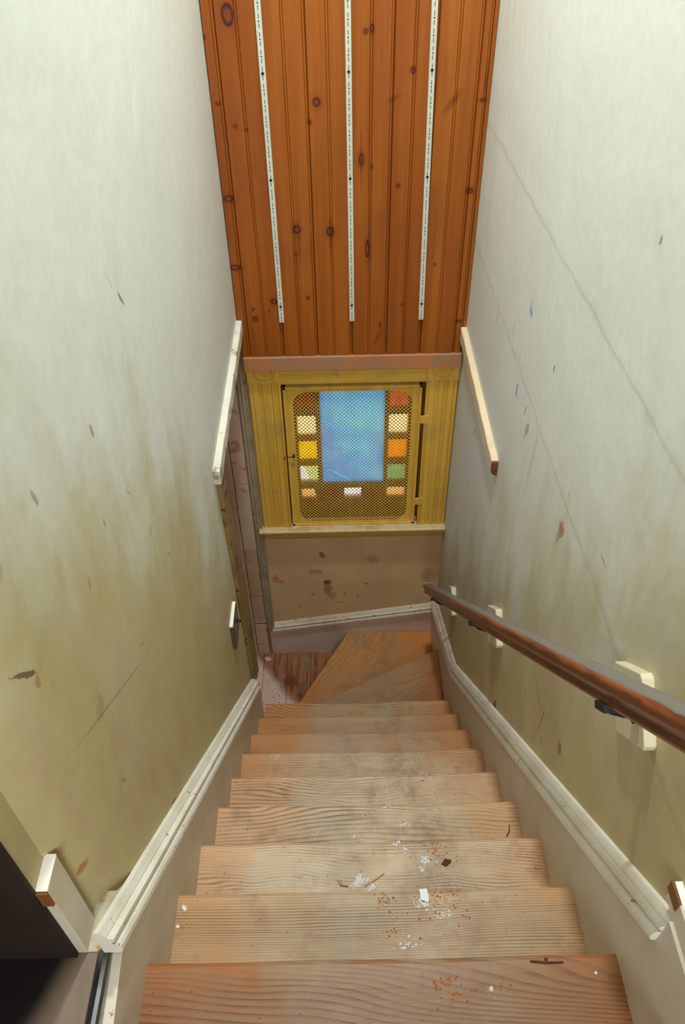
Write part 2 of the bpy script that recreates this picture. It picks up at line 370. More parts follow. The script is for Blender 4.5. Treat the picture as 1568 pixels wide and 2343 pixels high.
# floors: upper hall boards and the lower landing
g = G('hall_floor_shaded'); n = g.noise(g.scl(g.pos, (30, 3, 1)), 1, 4)
edge = g.rng(g.ma('ADD', g.x, g.ma('ADD', g.ma('MULTIPLY', g.y, -.45), g.ma('MULTIPLY', n, .03))), -.72, -.665, 1, 0)  # soft-edged shadow across the hall floor, painted into the colour
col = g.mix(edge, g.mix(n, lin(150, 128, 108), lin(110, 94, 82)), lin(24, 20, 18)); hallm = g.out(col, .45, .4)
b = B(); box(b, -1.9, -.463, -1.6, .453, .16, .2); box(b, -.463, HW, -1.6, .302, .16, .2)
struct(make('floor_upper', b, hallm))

M['floor'] = oak('lower_floor_wood', 31, .25, 22, 2.0, 0, 1.0, along=1.45, orange=lin(168, 100, 52))
# speckled pale pink area with a soft diagonal edge near the wall end
g = G('lower_floor_pink'); dd = g.ma('ADD', g.ma('MULTIPLY', g.x, .804), g.ma('MULTIPLY', g.y, .595))
dd = g.ma('ADD', dd, g.ma('MULTIPLY', g.ma('SUBTRACT', g.noise(g.pos, 9, 4, .6), .5), .05))
fn = g.noise(g.vec(g.ma('MULTIPLY', g.x, 60), g.ma('MULTIPLY', g.y, 5), 0), 1, 4, .6)
wood = g.mix(g.rng(fn, .38, .66, 0, 1), lin(168, 104, 60), lin(108, 68, 44)); wood = g.mix(g.rng(g.noise(g.pos, 10, 4), .42, .66, 0, .8), wood, lin(140, 112, 92))
pk = g.mix(g.rng(g.noise(g.pos, 95, 3), .6, .66, 0, .9), lin(226, 196, 180), lin(90, 66, 52))
col = g.mix(g.rng(dd, 1.165, 1.225, 1, 0), wood, pk)
col = marks(g, g.x, g.y, col, [(-.36, 2.60, .035, .05, .4, lin(110, 55, 30), .8), (-.30, 2.50, .02, .03, .4, lin(90, 60, 45), .7), (-.50, 2.76, .02, .012, -.3, lin(226, 180, 175), .9)], g.ma('MULTIPLY', g.ma('SUBTRACT', g.noise(g.pos, 50, 3), .5), 1.8))
M['floorC'] = g.out(col, .6, .3)
fl = tag(empty('floor_lower', (-.4, 2.4, ZC)), kind='structure')
xs = [-1.3, -1.1, -.95, -.80, -.655, -.52, -.385, -.25, -.115, .02, .16, .30, .45]
for x0, x1 in zip(xs, xs[1:]):
    b = B(); box(b, x0 + .0008, x1 - .0008, 1.86 if x1 < -.5 else 2.0, YF, ZC - .02, ZC); make('floor_plank', b, M['floorC'], fl, .0012, 1)
b = B(); box(b, -1.3, .45, 1.86, YF, ZC - .04, ZC - .021); make('subfloor', b, M['dark'], fl)

# ================================================================== STAIRCASE
st = empty('staircase', (0, Y0, -1.2), 'steep worn oak staircase going down between two plaster walls to winder steps', 'staircase')
wornv = [.75, .95, 1.0, 1.0, .95, .9, .85, .85, .85]
specs = [(95, 14, .10), (180, 8, .0), (140, 12, .04), (80, 18, 0), (70, 20, .03), (140, 9, -.05), (160, 6, .0), (140, 8, 0), (65, 18, 0)]
oranges = [lin(164, 104, 56), lin(198, 154, 106), lin(214, 170, 128), lin(208, 164, 122), lin(206, 160, 118), lin(200, 146, 98), lin(194, 134, 84), lin(196, 136, 82), lin(200, 138, 84)]
tans = [lin(144, 112, 82), lin(188, 160, 126)] + [lin(206, 182, 152)] * 4 + [lin(186, 152, 118)] * 3
for i in range(9):
    y1 = Y0 + i * RUN; z = -i * RISE
    fq, am, tl = specs[i]
    mt = oak('oak_tread_%d' % i, i + 1, wornv[i], fq, am, tl, .8 + .3 * (i % 3), orange=oranges[i], tan=tans[i])
    y0 = y1 - RUN - .035
    if i == 8: y0 = y1 - RUN - .035
    # rounded nosing, slightly hollowed by wear
    b = B(); rings = []; nx = 24
    for k in range(nx + 1):
        x = -HS + 2 * HS * k / nx; u = (x / HS)
        wr = .0022 * math.exp(-((u - .1) / .45) ** 2) * (1 if i else .5) + .0008 * math.sin(7 * u + i)
        wz = .0030 * math.exp(-((u - .1) / .5) ** 2)
        rings.append([(x, y0, z), (x, y1 - .05, z - wz * .4), (x, y1 - .010 - wr, z - wz), (x, y1 - .003 - wr, z - .004 - wz), (x, y1 - wr, z - .012), (x, y1 - .003 - wr, z - .022), (x, y1 - .010, z - .028), (x, y0, z - .028)])
    loft(b, rings); make('tread', b, mt, st)
    b = B(); box(b, -HS, HS, y1 - .045, y1 - .026, z - RISE + (0 if i < 8 else -.0), z - .028); make('riser', b, mt, st)
# top riser beneath the hall floor
b = B(); box(b, -HS, HS, .276, .295, 0, .16); make('riser', b, M['skirt'], st)
b = B(); prism(b, [(.27, .16), (.30, .16), (.312, .17), (.314, .18), (.312, .192), (.302, .2), (.27, .2)], 0, -HS, HS)
make('nosing', b, oak('oak_nosing', 11, .6, 40, 2.0), st)
# winders
def winder(poly, z, mt, line, zlow):
    b = B(); prism(b, poly, 2, z - .028, z); make('winder_tread', b, mt, st, .006, 3)
    (ax, ay), (bx, by) = line; d = Vector((bx - ax, by - ay)).normalized(); nn = Vector((d.y, -d.x)) if True else None
    b = B(); q = [Vector((ax, ay)) + nn * .024, Vector((bx, by)) + nn * .024, Vector((bx, by)) + nn * .042, Vector((ax, ay)) + nn * .042]
    prism(b, [(v.x, v.y) for v in q], 2, zlow, z - .028); make('riser', b, mt, st)
yA = 2.0855
M['wA'] = oak('winder_wood_upper', 17, .85, 50, 9.0, .0, 1.2, along=.42, lw=.30, orange=lin(166, 104, 58), tan=lin(168, 134, 98), grey=lin(146, 128, 102))
M['wB'] = oak('winder_wood_lower', 23, .7, 44, 9.0, .0, 1.2, along=.95, lw=.38, orange=lin(200, 126, 62), tan=lin(184, 134, 84), grey=lin(146, 132, 102))
winder([(-.43, 2.03), (.43, 2.03), (.43, 2.523), (.122, 2.368), (-.43, 2.092)], -9 * RISE, M['wA'], ((-.40, 2.09), (.43, 2.523)), -10 * RISE)
winder([(-.43, 2.04), (-.2, 2.06), (.43, 2.36), (.43, 2.80), (-.036, 2.80), (-.43, 2.118)], -10 * RISE, M['wB'], ((-.43, 2.118), (-.036, 2.80)), ZC)

# ================================================================== SKIRTS AND CAPS
b = B(); prism(b, [(.302, -.6), (.302, .16), (.453, .19), (.50, .19), (2.02, -1.33), (2.02, -2.1), (1.8, -2.1)], 0, -HW, -HS)
struct(make('baseboard_left', b, M['skirt']))
b = B(); prism(b, [(.302, -.6), (.302, .2), (-1.5, .2), (-1.5, .30), (.36, .30), (.50, .20), (2.14, -1.46), (2.80, -1.80), (2.80, -2.17), (1.8, -2.17)], 0, HS, HW)
prism(b, [(.4462, .2228), (.4462, .302), (.30, .302), (.30, .2228)], 0, HS + .0003, HW)
struct(make('baseboard_right', b, M['skirt']))
b = B(); prism(b, [(-.47, -2.17), (HS, -2.17), (HS, -1.83), (-.47, -1.965)], 1, 2.80, YF)
struct(make('baseboard_back', b, M['skirtfar']))
CAP = [(0, 0), (0, .023), (.002, .029), (.008, .0325), (.018, .0325), (.024, .029), (.0255, .021), (.031, .021), (.0325, .0265), (.040, .0265), (.042, .016), (.046, .016), (.050, .013), (.058, .008), (.058, 0)]
def cap(name, side, p0, p1, e0=(1, 0), e1=(1, 0), mat=None, flip=1, wob=0.0006):
    """moulding on a side wall from p0 to p1, (y,z) points of its lower edge"""
    p0 = Vector(p0); p1 = Vector(p1); d = (p1 - p0).normalized(); up = Vector((-d.y, d.x)) if d.x > 0 else Vector((d.y, -d.x))
    b = B(); rings = []; L = (p1 - p0).length; n = max(2, int(L / .05))
    for k, t in enumerate([0, .003] + [j / n for j in range(1, n + 1)]):
        q = p0 + d * (L * t); ring = []
        sh0 = e0[1] * max(0.0, 1 - L * t / .12); sh1 = e1[1] * max(0.0, 1 - L * (1 - t) / .11)
        for a, h in CAP:
            pass
            w_ = q + up * a + d * (a * (sh0 + sh1))
            hh = h + (noise.noise(Vector((w_.x * 9, a * 60, 3))) * wob if h else 0)
            ring.append((side * (HW - hh), w_.x, w_.y))
        rings.append(ring)
    loft(b, rings); return struct(make(name, b, mat or M['cap']))
cap('trim_1', -1, (.445, .224), (1.93, -1.265), e0=(1, -1.0), e1=(1, .7))
cap('trim_2', 1, (.446, .223), (2.115, -1.450), e0=(1, -1.0), e1=(1, -.3))
cap('trim_3', 1, (2.115, -1.450), (2.79, -1.775), e0=(1, .3), mat=M['capfar'])
b = B(); rings = []
for k in range(25):
    x = -.455 + .895 * k / 24; z = -1.968 + (.144) * k / 24
    rings.append([(x, YF - h, z + a + noise.noise(Vector((x * 12, a * 50, 1))) * .0012) for a, h in CAP])
loft(b, rings); struct(make('trim_4', b, M['capfar']))

# ================================================================== DOORWAY AT BOTTOM LEFT
b = B(); prism(b, [(1.885, .0), (1.975, .0), (2.080, -.70), (2.088, -1.33), (1.965, -1.27), (1.918, -.50)], 0, -.452, -.437)
struct(make('trim_5', b, M['casing'], None, .004, 2))
b = B()
prof = [(-.487, 2.82), (-.487, 2.795), (-.480, 2.789), (-.474, 2.796), (-.470, 2.796), (-.466, 2.788), (-.459, 2.788), (-.456, 2.797), (-.452, 2.797), (-.449, 2.790), (-.445, 2.795), (-.445, 2.82)]
prism(b, prof, 2, -1.93, -.10); struct(make('trim_6', b, M['greytrim']))
# pink strips beyond: small plaster pieces between orange gaps
pw = empty('plaster_strips', (-.56, 2.81, ZC), 'peeling pink plaster strips beside the doorway at the foot of the stairs', 'wall')
b = B(); box(b, -.70, -.485, 2.806, YF, ZC, -.03); make('backing', b, M['rustgap'], pw)
def patch(x0, x1, z0, z1, mt, th=.009):
    b = B(); n = 10; L = []
    def w(k): return noise.noise(Vector((k * 3.1, z0 * 7, x0 * 9))) * .0022
    L += [(x0 + w(k), z0 + (z1 - z0) * k / n) for k in range(n + 1)]
    L += [(x1 + w(k + 40), z1 - (z1 - z0) * k / n) for k in range(n + 1)]
    prism(b, L, 1, 2.806 - th, 2.808); make('plaster_piece', b, mt, pw, .001, 1)
for z0, z1, mt in ((ZC, -2.088, 'pinkpale'), (-2.081, -1.903, 'pinkpale'), (-1.888, -1.668, 'pink2'), (-1.660, -1.30, 'pink2'), (-1.297, -.86, 'pinkpale'), (-.857, -.45, 'pink'), (-.447, -.05, 'pink')):
    patch(-.553, -.489, z0, z1, M[mt])
for z0, z1 in ((ZC + .003, -1.60), (-1.598, -.9), (-.898, -.05)): patch(-.600, -.557, z0, z1, M['pink'], .012)
for z0, z1 in ((ZC + .003, -1.20), (-1.198, -.05)): patch(-.622, -.603, z0, z1, M['pink'], .016)
patch(-.69, -.625, ZC + .003, -.05, M['pink2'], .008)
b = B(); disc(b, (-.545, 2.7972, -2.015), .0085, .003, 1, 12); make('nail_hole', b, M['dark'], pw)

# ================================================================== WINDOW
WN = empty('window_1', (0, 2.85, -1.16), 'small window of coloured square panes around one blue pane, behind an ochre grille', None, kind='structure')
def casing(x0, x1):
    b = B(); ww = x1 - x0; P = [(x0, YF)]
    prof = [(0, .018), (.02, .022), (.06, .022), (.10, .016), (.14, .021), (.28, .022), (.31, .015), (.36, .019), (.40, .015), (.44, .021), (.56, .022), (.60, .015), (.64, .019), (.69, .015), (.73, .021), (.86, .022), (.90, .016), (.94, .022), (.98, .022), (1, .018)]
    for t, h in prof: P.append((x0 + ww * t, YF - h))
    P.append((x1, YF)); prism(b, P, 2, -1.149, -.300); return make('side_casing', b, M['ochre'], WN)
casing(-.437, -.302); casing(.312, .444)
b = B(); P = [(-.21, YF)]
for z, h in ((-.21, .016), (-.222, .016), (-.226, .022), (-.232, .022), (-.236, .014), (-.243, .014), (-.246, .020), (-.252, .020), (-.256, .013), (-.262, .013), (-.265, .018), (-.302, .020)): P.append((z, YF - h))
P.append((-.302, YF)); prism(b, [(q[1], q[0]) for q in P], 0, -.302, .312); make('head_casing', b, M['ochreh'], WN)
for xc, x0, x1 in ((-.366, -.440, -.302), (.378, .312, .448)):
    b = B(); box(b, x0, x1, YF - .025, YF, -.300, -.200); cb = make('corner_block', b, M['ochre'], WN, .0015)
    b = B(); N_ = 40; rr = [(0, .010), (.010, .010), (.014, .007), (.022, .006), (.026, .001), (.030, .001), (.034, .006), (.040, .0065), (.044, .002), (.048, .0)]
    rings = [[(xc + r * math.cos(2 * math.pi * k / N_), YF - .025 - h, -.238 + r * math.sin(2 * math.pi * k / N_)) for k in range(N_)] for r, h in rr[1:]]
    R = [[b.verts.new(p) for p in r] for r in rings]
    for a_, c_ in zip(R, R[1:]):
        for k in range(N_): b.faces.new((a_[k], a_[(k + 1) % N_], c_[(k + 1) % N_], c_[k]))
    b.faces.new(R[0]); make('rosette', b, M['ochre'], cb, smooth=False)
b = B(); prism(b, [(2.768, -.222), (2.768, -.160), (2.772, -.152), (YF, -.152), (YF, -.222)], 0, -.442, .447); make('head_cap', b, M['terra'], WN, .002)
b = B(); prism(b, [(YF + .03, -1.165), (2.772, -1.170), (2.766, -1.163), (2.767, -1.154), (2.774, -1.149), (YF + .03, -1.147)], 0, -.462, .449); make('sill', b, M['sill'], WN)
b = B(); prism(b, [(YF, -1.170), (2.782, -1.170), (2.782, -1.184), (2.790, -1.188), (2.787, -1.205), (2.796, -1.212), (2.798, -1.226), (YF, -1.226)], 0, -.440, .449); make('apron', b, M['sill'], WN)
# jamb lining
b = B(); box(b, -.312, -.302, 2.80, 2.92, -1.149, -.30); box(b, .312, .322, 2.80, 2.92, -1.149, -.30); box(b, -.302, .312, 2.802, 2.92, -.310, -.300)
make('jamb', b, M['ochre'], WN)
M['sash'] = paint('brown_sash_paint', lin(96, 64, 26), lin(60, 36, 14), .42, 30, lin(120, 84, 34), .7)
SX = [(-.247, -.163), (-.142, .145), (.163, .250)]
rowz = [(-.487, -.375), (-.632, -.522), (-.778, -.665), (-.914, -.811)]
bot = [(-.247, -.168), (-.142, -.064), (-.041, .041), (.064, .145), (.163, .250)]
b = B()
box(b, -.302, -.247, 2.86, 2.895, -1.149, -.31); box(b, .250, .312, 2.86, 2.895, -1.149, -.31)
box(b, -.247, .250, 2.86, 2.895, -1.149, -1.018); box(b, -.247, .250, 2.86, 2.895, -.375, -.31); box(b, -.247, .250, 2.862, 2.893, -.953, -.924)
box(b, -.163, -.142, 2.862, 2.893, -.924, -.375); box(b, .145, .163, 2.862, 2.893, -.924, -.375)
for (x0, x1) in ((-.247, -.163), (.163, .250)):
    for (za, zb) in ((-.522, -.487), (-.665, -.632), (-.811, -.778), (-.924, -.914)): box(b, x0, x1, 2.863, 2.892, za, zb)
for (xa, xb) in zip([q[1] for q in bot], [q[0] for q in bot[1:]]): box(b, xa, xb, 2.863, 2.892, -1.018, -.953)
make('sash', b, M['sash'], WN, .0015, 1)
def glass(name, c, clear=.25, tex=0.0, scale=40, c2=None):
    m_ = bpy.data.materials.new(name); m_.use_nodes = True; t = m_.node_tree; t.nodes.clear()
    o = t.nodes.new('ShaderNodeOutputMaterial'); tr = t.nodes.new('ShaderNodeBsdfTranslucent'); tp = t.nodes.new('ShaderNodeBsdfTransparent'); gl = t.nodes.new('ShaderNodeBsdfGlossy')
    mx = t.nodes.new('ShaderNodeMixShader'); mg = t.nodes.new('ShaderNodeMixShader')
    gl.inputs['Roughness'].default_value = .15; mg.inputs[0].default_value = .04
    gg = t.nodes.new('ShaderNodeNewGeometry'); nz = t.nodes.new('ShaderNodeTexNoise'); nz.inputs['Scale'].default_value = scale; nz.inputs['Detail'].default_value = 4
    t.links.new(gg.outputs['Position'], nz.inputs['Vector'])
    mr = t.nodes.new('ShaderNodeMapRange'); mr.inputs[1].default_value = .35; mr.inputs[2].default_value = .65; t.links.new(nz.outputs['Fac'], mr.inputs[0])
    mc = t.nodes.new('ShaderNodeMix'); mc.data_type = 'RGBA'; mc.inputs[6].default_value = c
    mc.inputs[7].default_value = c2 or tuple(list(v * (1 - tex) for v in c[:3]) + [1]); t.links.new(mr.outputs[0], mc.inputs[0])
    t.links.new(mc.outputs[2], tr.inputs['Color']); t.links.new(mc.outputs[2], tp.inputs['Color'])
    mx.inputs[0].default_value = clear; t.links.new(tr.outputs[0], mx.inputs[1]); t.links.new(tp.outputs[0], mx.inputs[2])
    t.links.new(mx.outputs[0], mg.inputs[1]); t.links.new(gl.outputs[0], mg.inputs[2]); t.links.new(mg.outputs[0], o.inputs['Surface'])
    return m_
GL = {'blue': glass('blue_glass', lin(130, 205, 244), .2, .25, 6, lin(96, 178, 234)), 'cream': glass('cream_glass', lin(250, 232, 200), .35, .08), 'yellow': glass('yellow_glass', lin(255, 216, 64), .3, .1),
      'orange': glass('orange_glass', lin(250, 172, 34), .3, .1), 'green': glass('green_glass', lin(150, 198, 158), .3, .15), 'pale': glass('pale_green_glass', lin(216, 232, 180), .5, .12),
      'peach': glass('peach_glass', lin(252, 208, 164), .4, .1), 'red': glass('red_glass', lin(128, 34, 12), .3, .2), 'rust': glass('rust_glass', lin(150, 60, 28), .2, .3, 90),
      'salmon': glass('salmon_glass', lin(214, 120, 84), .3, .35, 120), 'clear': glass('clear_glass', lin(252, 246, 255), .8, 0)}
LBL = {'blue': 'large blue centre pane', 'cream': 'cream pane', 'yellow': 'yellow pane', 'orange': 'orange pane', 'green': 'green pane', 'pale': 'cracked pale green pane', 'peach': 'peach pane', 'red': 'dark red pane', 'rust': 'rusty red pane', 'salmon': 'salmon pane', 'clear': 'clear pane'}
def pane(x0, x1, z0, z1, c, poly=None):
    b = B()
    if poly: prism(b, poly, 1, 2.876, 2.880)
    else: box(b, x0 - .003, x1 + .003, 2.876, 2.880, z0 - .003, z1 + .003)
    o = make('pane', b, GL[c], WN); o['label'] = LBL[c]
pane(0, 0, 0, 0, 'blue', [(-.145, -.372), (.148, -.372), (.148, -.927), (.020, -.927), (-.03, -.890), (-.108, -.838), (-.122, -.842), (-.145, -.842)])
pane(0, 0, 0, 0, 'blue', [(-.145, -.8425), (-.122, -.8425), (-.112, -.856), (-.07, -.888), (-.008, -.927), (-.145, -.927)])
for k, cl in enumerate(('rust', 'cream', 'yellow')): pane(*SX[0], *rowz[k], cl)
for k, cl in enumerate(('salmon', 'cream', 'orange', 'green')): pane(*SX[2], *rowz[k], cl)
# the cracked pale pane: two pieces with a crack between them
pane(0, 0, 0, 0, 'clear', [(-.250, -.917), (-.205, -.917), (-.222, -.86), (-.240, -.808), (-.250, -.808)])
pane(0, 0, 0, 0, 'pale', [(-.199, -.917), (-.160, -.917), (-.160, -.808), (-.233, -.808), (-.216, -.86)])
pane(0, 0, 0, 0, 'peach', [(-.250, -1.021), (-.175, -1.021), (-.200, -.950), (-.250, -.950)])
pane(0, 0, 0, 0, 'rust', [(-.172, -1.021), (-.165, -1.021), (-.165, -.950), (-.196, -.950)])
for q, cl in zip(bot[1:], ('red', 'clear', 'red', 'peach')): pane(*q, -1.018, -.953, cl)
# torn strip along the lower left of the blue pane
b = B(); prism(b, [(-.1215, -.842), (-.108, -.8385), (-.030, -.8905), (.0195, -.927), (-.0075, -.927), (-.0695, -.888), (-.1115, -.856)], 1, 2.876, 2.880)
o = make('torn_strip', b, glass('blue_strip', lin(90, 205, 255), .5, .05), WN); o['label'] = 'bright blue torn strip across the blue pane'

# ------------------------------------------------------------------ hinged grille in front of the window
GR = empty('window_grille', (0, 2.815, -1.149), 'ochre painted metal mesh grille with rounded corners hinged in front of the window', 'grille')
gx0, gx1, gz0, gz1 = -.296, .298, -1.148, -.331
b = B()
for (a0, a1, c0, c1) in ((gx0, gx0 + .012, gz0, gz1), (gx1 - .012, gx1, gz0, gz1), (gx0, gx1, gz0, gz0 + .012), (gx0, gx1, gz1 - .012, gz1)): box(b, a0, a1, 2.808, 2.832, c0, c1)
make('frame', b, M['ochre'], GR, .001, 1)
# sheet with an octagonal-rounded opening
def opening(n=6):
    x0, x1, z0, z1, r = -.256, .258, -1.122, -.358, .052; pts = []
    for cx, cz, a0 in ((x1 - r, z1 - r, 0), (x0 + r, z1 - r, 90), (x0 + r, z0 + r, 180), (x1 - r, z0 + r, 270)):
        for k in range(n + 1):
            a = math.radians(a0 + 90 * k / n); rr = r * (1.0 if k in (0, n) else .88)
            pts.append((cx + rr * math.cos(a), cz + rr * math.sin(a)))
    return pts
op = opening(); b = B(); cx, cz = .001, -.74
def outer(p):
    dx, dz = p[0] - cx, p[1] - cz; hx, hz = (gx1 - .010 - cx), (gz1 - .010 - cz)
    return p
O4 = [(gx1 - .011, gz1 - .011), (gx0 + .011, gz1 - .011), (gx0 + .011, gz0 + .011), (gx1 - .011, gz0 + .011)]
for y in (2.814, 2.817):
    I = [b.verts.new((p[0], y, p[1])) for p in op]; O = [b.verts.new((p[0], y, p[1])) for p in O4]; n = 7
    for q in range(4):
        for k in range(6): b.faces.new((O[q], I[q * n + k], I[q * n + k + 1]))
        b.faces.new((O[q], I[q * n + 6], I[((q + 1) % 4) * n], O[(q + 1) % 4]))
make('border_plate', b, M['ochre'], GR, recalc=False)
b = B(); box(b, gx0 + .024, gx1 - .024, 2.812, 2.814, gz0 + .018, gz0 + .021); box(b, gx0 + .024, gx1 - .024, 2.812, 2.814, gz1 - .021, gz1 - .018)
box(b, gx0 + .018, gx0 + .021, 2.812, 2.814, gz0 + .02, gz1 - .02); box(b, gx1 - .021, gx1 - .018, 2.812, 2.814, gz0 + .02, gz1 - .02); make('raised_line', b, M['ochre'], GR)
# lattice: two families of flat bars clipped to the opening
def clip(poly, a, bb, c):
    """range of t where point a + t*bb lies inside convex polygon"""
    t0, t1 = -9, 9; n = len(poly)
    for i in range(n):
        p, q = poly[i], poly[(i + 1) % n]; ex, ez = q[0] - p[0], q[1] - p[1]
        nx_, nz_ = -ez, ex
        den = nx_ * bb[0] + nz_ * bb[1]; num = nx_ * (p[0] - a[0]) + nz_ * (p[1] - a[1])
        if abs(den) < 1e-9:
            if num > 0: return None
            continue
        t = num / den
        if den > 0: t0 = max(t0, t)
        else: t1 = min(t1, t)
    return (t0, t1) if t1 > t0 else None
px_, pz_ = .0174, .0186
cols_ = {}
for fam in (1, -1):
    b = B(); d = Vector((px_, fam * pz_)).normalized(); nrm = Vector((-d.y, d.x))
    k = -60
    while k <= 60:
        a = (k * px_, -.74); r = clip(op, a, d, None)
        if r:
            p = Vector(a) + d * (r[0] - .004); q = Vector(a) + d * (r[1] + .004); h = .00165; y0 = 2.8148 if fam > 0 else 2.8150
            prism(b, [tuple(p + nrm * h), tuple(q + nrm * h), tuple(q - nrm * h), tuple(p - nrm * h)], 1, y0, y0 + .0016)
        k += 1
    cols_[fam] = b
me_ = bpy.data.meshes.new('t'); cols_[-1].to_mesh(me_); cols_[1].from_mesh(me_); cols_[-1].free()
mo = make('wire_mesh', cols_[1], M['ochre'], GR); mo['kind'] = 'stuff'
b = B(); tube(b, [(-.300, 2.800, -.703), (-.285, 2.797, -.702), (-.268, 2.799, -.701)], .0018, 8); tube(b, [(-.268, 2.812, -.701), (-.268, 2.796, -.701)], .005, 10); tube(b, [(-.309, 2.798, -.698), (-.309, 2.798, -.716)], .0022, 8); make('hook', b, M['black'], GR)
b = B(); disc(b, (-.274, 2.810, -.752), .009, .004, 1, 14); make('keyhole_plate', b, M['greytrim'], GR)
for z in (-.505, -.99):
    b = B(); box(b, .296, .332, 2.796, 2.801, z - .02, z + .02); tube(b, [(.303, 2.797, z - .018), (.303, 2.797, z + .018)], .004, 8); make('hinge', b, M['ochre'], GR)

# ================================================================== BEADBOARD
BB = empty('beadboard_panel', (0, 2.78, -.15), 'orange-brown knotty pine beadboard panelling above the window', 'wall panelling')
def board(x0, x1, z0=-.150, z1=3.38, bead=True):
    D = .0; yb = 2.80; yf = 2.770; P = [(x0 + .0004, yb), (x0 + .0004, yf + .006), (x0 + .0035, yf)]
    c = x0 + .066
    if bead and x1 - x0 > .1:
        P += [(c - .0055, yf), (c - .0040, yf + .0035), (c - .0025, yf + .0005), (c, yf - .0003), (c + .0025, yf + .0005), (c + .0040, yf + .0035), (c + .0055, yf)]
    P += [(x1 - .0105, yf), (x1 - .0090, yf + .003), (x1 - .0075, yf + .0005), (x1 - .0045, yf), (x1 - .0028, yf + .001), (x1 - .0004, yf + .006), (x1 - .0004, yb)]
    return prism(B(), P, 2, z0, z1)
xsb = [-.410, -.273, -.137, 0.0, .137, .272, .408]
make('pine_board', board(-.449, -.410, bead=False), M['pine'], BB)
for a, c in zip(xsb, xsb[1:]): make('pine_board', board(a, c), M['pine'], BB)
b = board(.408, .437, bead=False); box(b, .437, .4485, 2.770, 2.80, -.035, 3.38); make('pine_board', b, M['pine'], BB)
b = B(); box(b, -.448, .448, 2.801, 2.819, -.15, 3.38); make('backing', b, M['pinegap'], BB)

# shelf standards: steel strips with dash-dot slots
names = ['white slotted metal shelf strip on the pine boards, left of three', 'white slotted metal shelf strip on the pine boards, middle of three', 'white slotted metal shelf strip on the pine boards, right of three']
first = None
for i, (xt, xb) in enumerate(((-.275, -.273), (-.0065, 0.0), (.2535, .268))):
    S = empty('shelf_standard', ((xt + xb) / 2 + 0.0, 2.764, .008), names[i], 'shelf bracket strip', 'slotted shelf strips on the pine boards')
    zt = 1.98; zb = .008
    def X(z): return xb + (xt - xb) * (z - zb) / (1.075 - zb)
    def sh(z, a): return X(z) + a
    def qbox(bm, a0, a1, y0, y1, z0, z1):
        v = [bm.verts.new((sh(z, a), y, z)) for a in (a0, a1) for y in (y0, y1) for z in (z0, z1)]
        for f in ((0, 1, 3, 2), (4, 6, 7, 5), (0, 4, 5, 1), (2, 3, 7, 6), (0, 2, 6, 4), (1, 5, 7, 3)): bm.faces.new([v[j] for j in f])
    b = B(); qbox(b, -.0095, .0095, 2.7575, 2.770, zb, zt); make('strip', b, M['standard'], S, .0008, 1)
    sb = B(); scr = [.885, .555, .077, 1.31, 1.64]
    z = .885 - .0475 * 18
    while z < zt - .03:
        if z > zb + .02:
            if min(abs(z - q) for q in scr) > .012: disc(sb, (sh(z, 0), 2.7569, z), .0022, .0008, 1, 8)
        for s_ in (-1, 1):
            c = z + s_ * .0124
            if c - .007 > zb: qbox(sb, -.0009, .0009, 2.7571, 2.7577, c - .0062, c + .0062)
        z += .0475
    o = make('slots', sb, M['slot'], S); o['kind'] = 'stuff'
    for z in scr:
        b = B(); disc(b, (sh(z, 0), 2.7560, z), .0046, .0016, 1, 12, .0046); make('screw', b, M['black'], S)

# cleats that once carried the shelf
CL = empty('shelf_cleat', (-.44, 2.3, -.03), 'white painted shelf cleat on the left wall above the doorway', 'shelf cleat')
b = B(); rings = []
for k in range(19):
    y = 1.862 + .905 * k / 18; wv = .0008 * math.sin(k * 1.7)
    rings.append([(-.4505, y, -.034), (-.4505, y, .016), (-.430 + wv, y, .016), (-.428 + wv, y, .013), (-.428 + wv, y, -.034)])
loft(b, rings); make('strip_of_wood', b, M['cleat'], CL)
CR = empty('shelf_cleat', (.44, 2.3, -.09), 'cream painted shelf cleat on the right wall with broken bare wood end', 'shelf cleat')
b = B(); rings = []
for k in range(19):
    y = 1.962 + .806 * k / 18; wv = .0008 * math.sin(k * 2.1); zt = -.046 + .012 * k / 18
    rings.append([(.4505, y, zt - .052), (.4505, y, zt), (.430 + wv, y, zt), (.428 + wv, y, zt - .003), (.428 + wv, y, zt - .052)])
loft(b, rings); make('strip_of_wood', b, M['cleat2'], CR)
b = B(); prism(b, [(.4495, -.0465), (.4285, -.0465), (.4285, -.082), (.434, -.080), (.430, -.090), (.4495, -.103)], 1, 1.952, 1.962); o = make('broken_end', b, M['endgrain'], CR); o['label'] = 'bare brown broken end of the cleat'

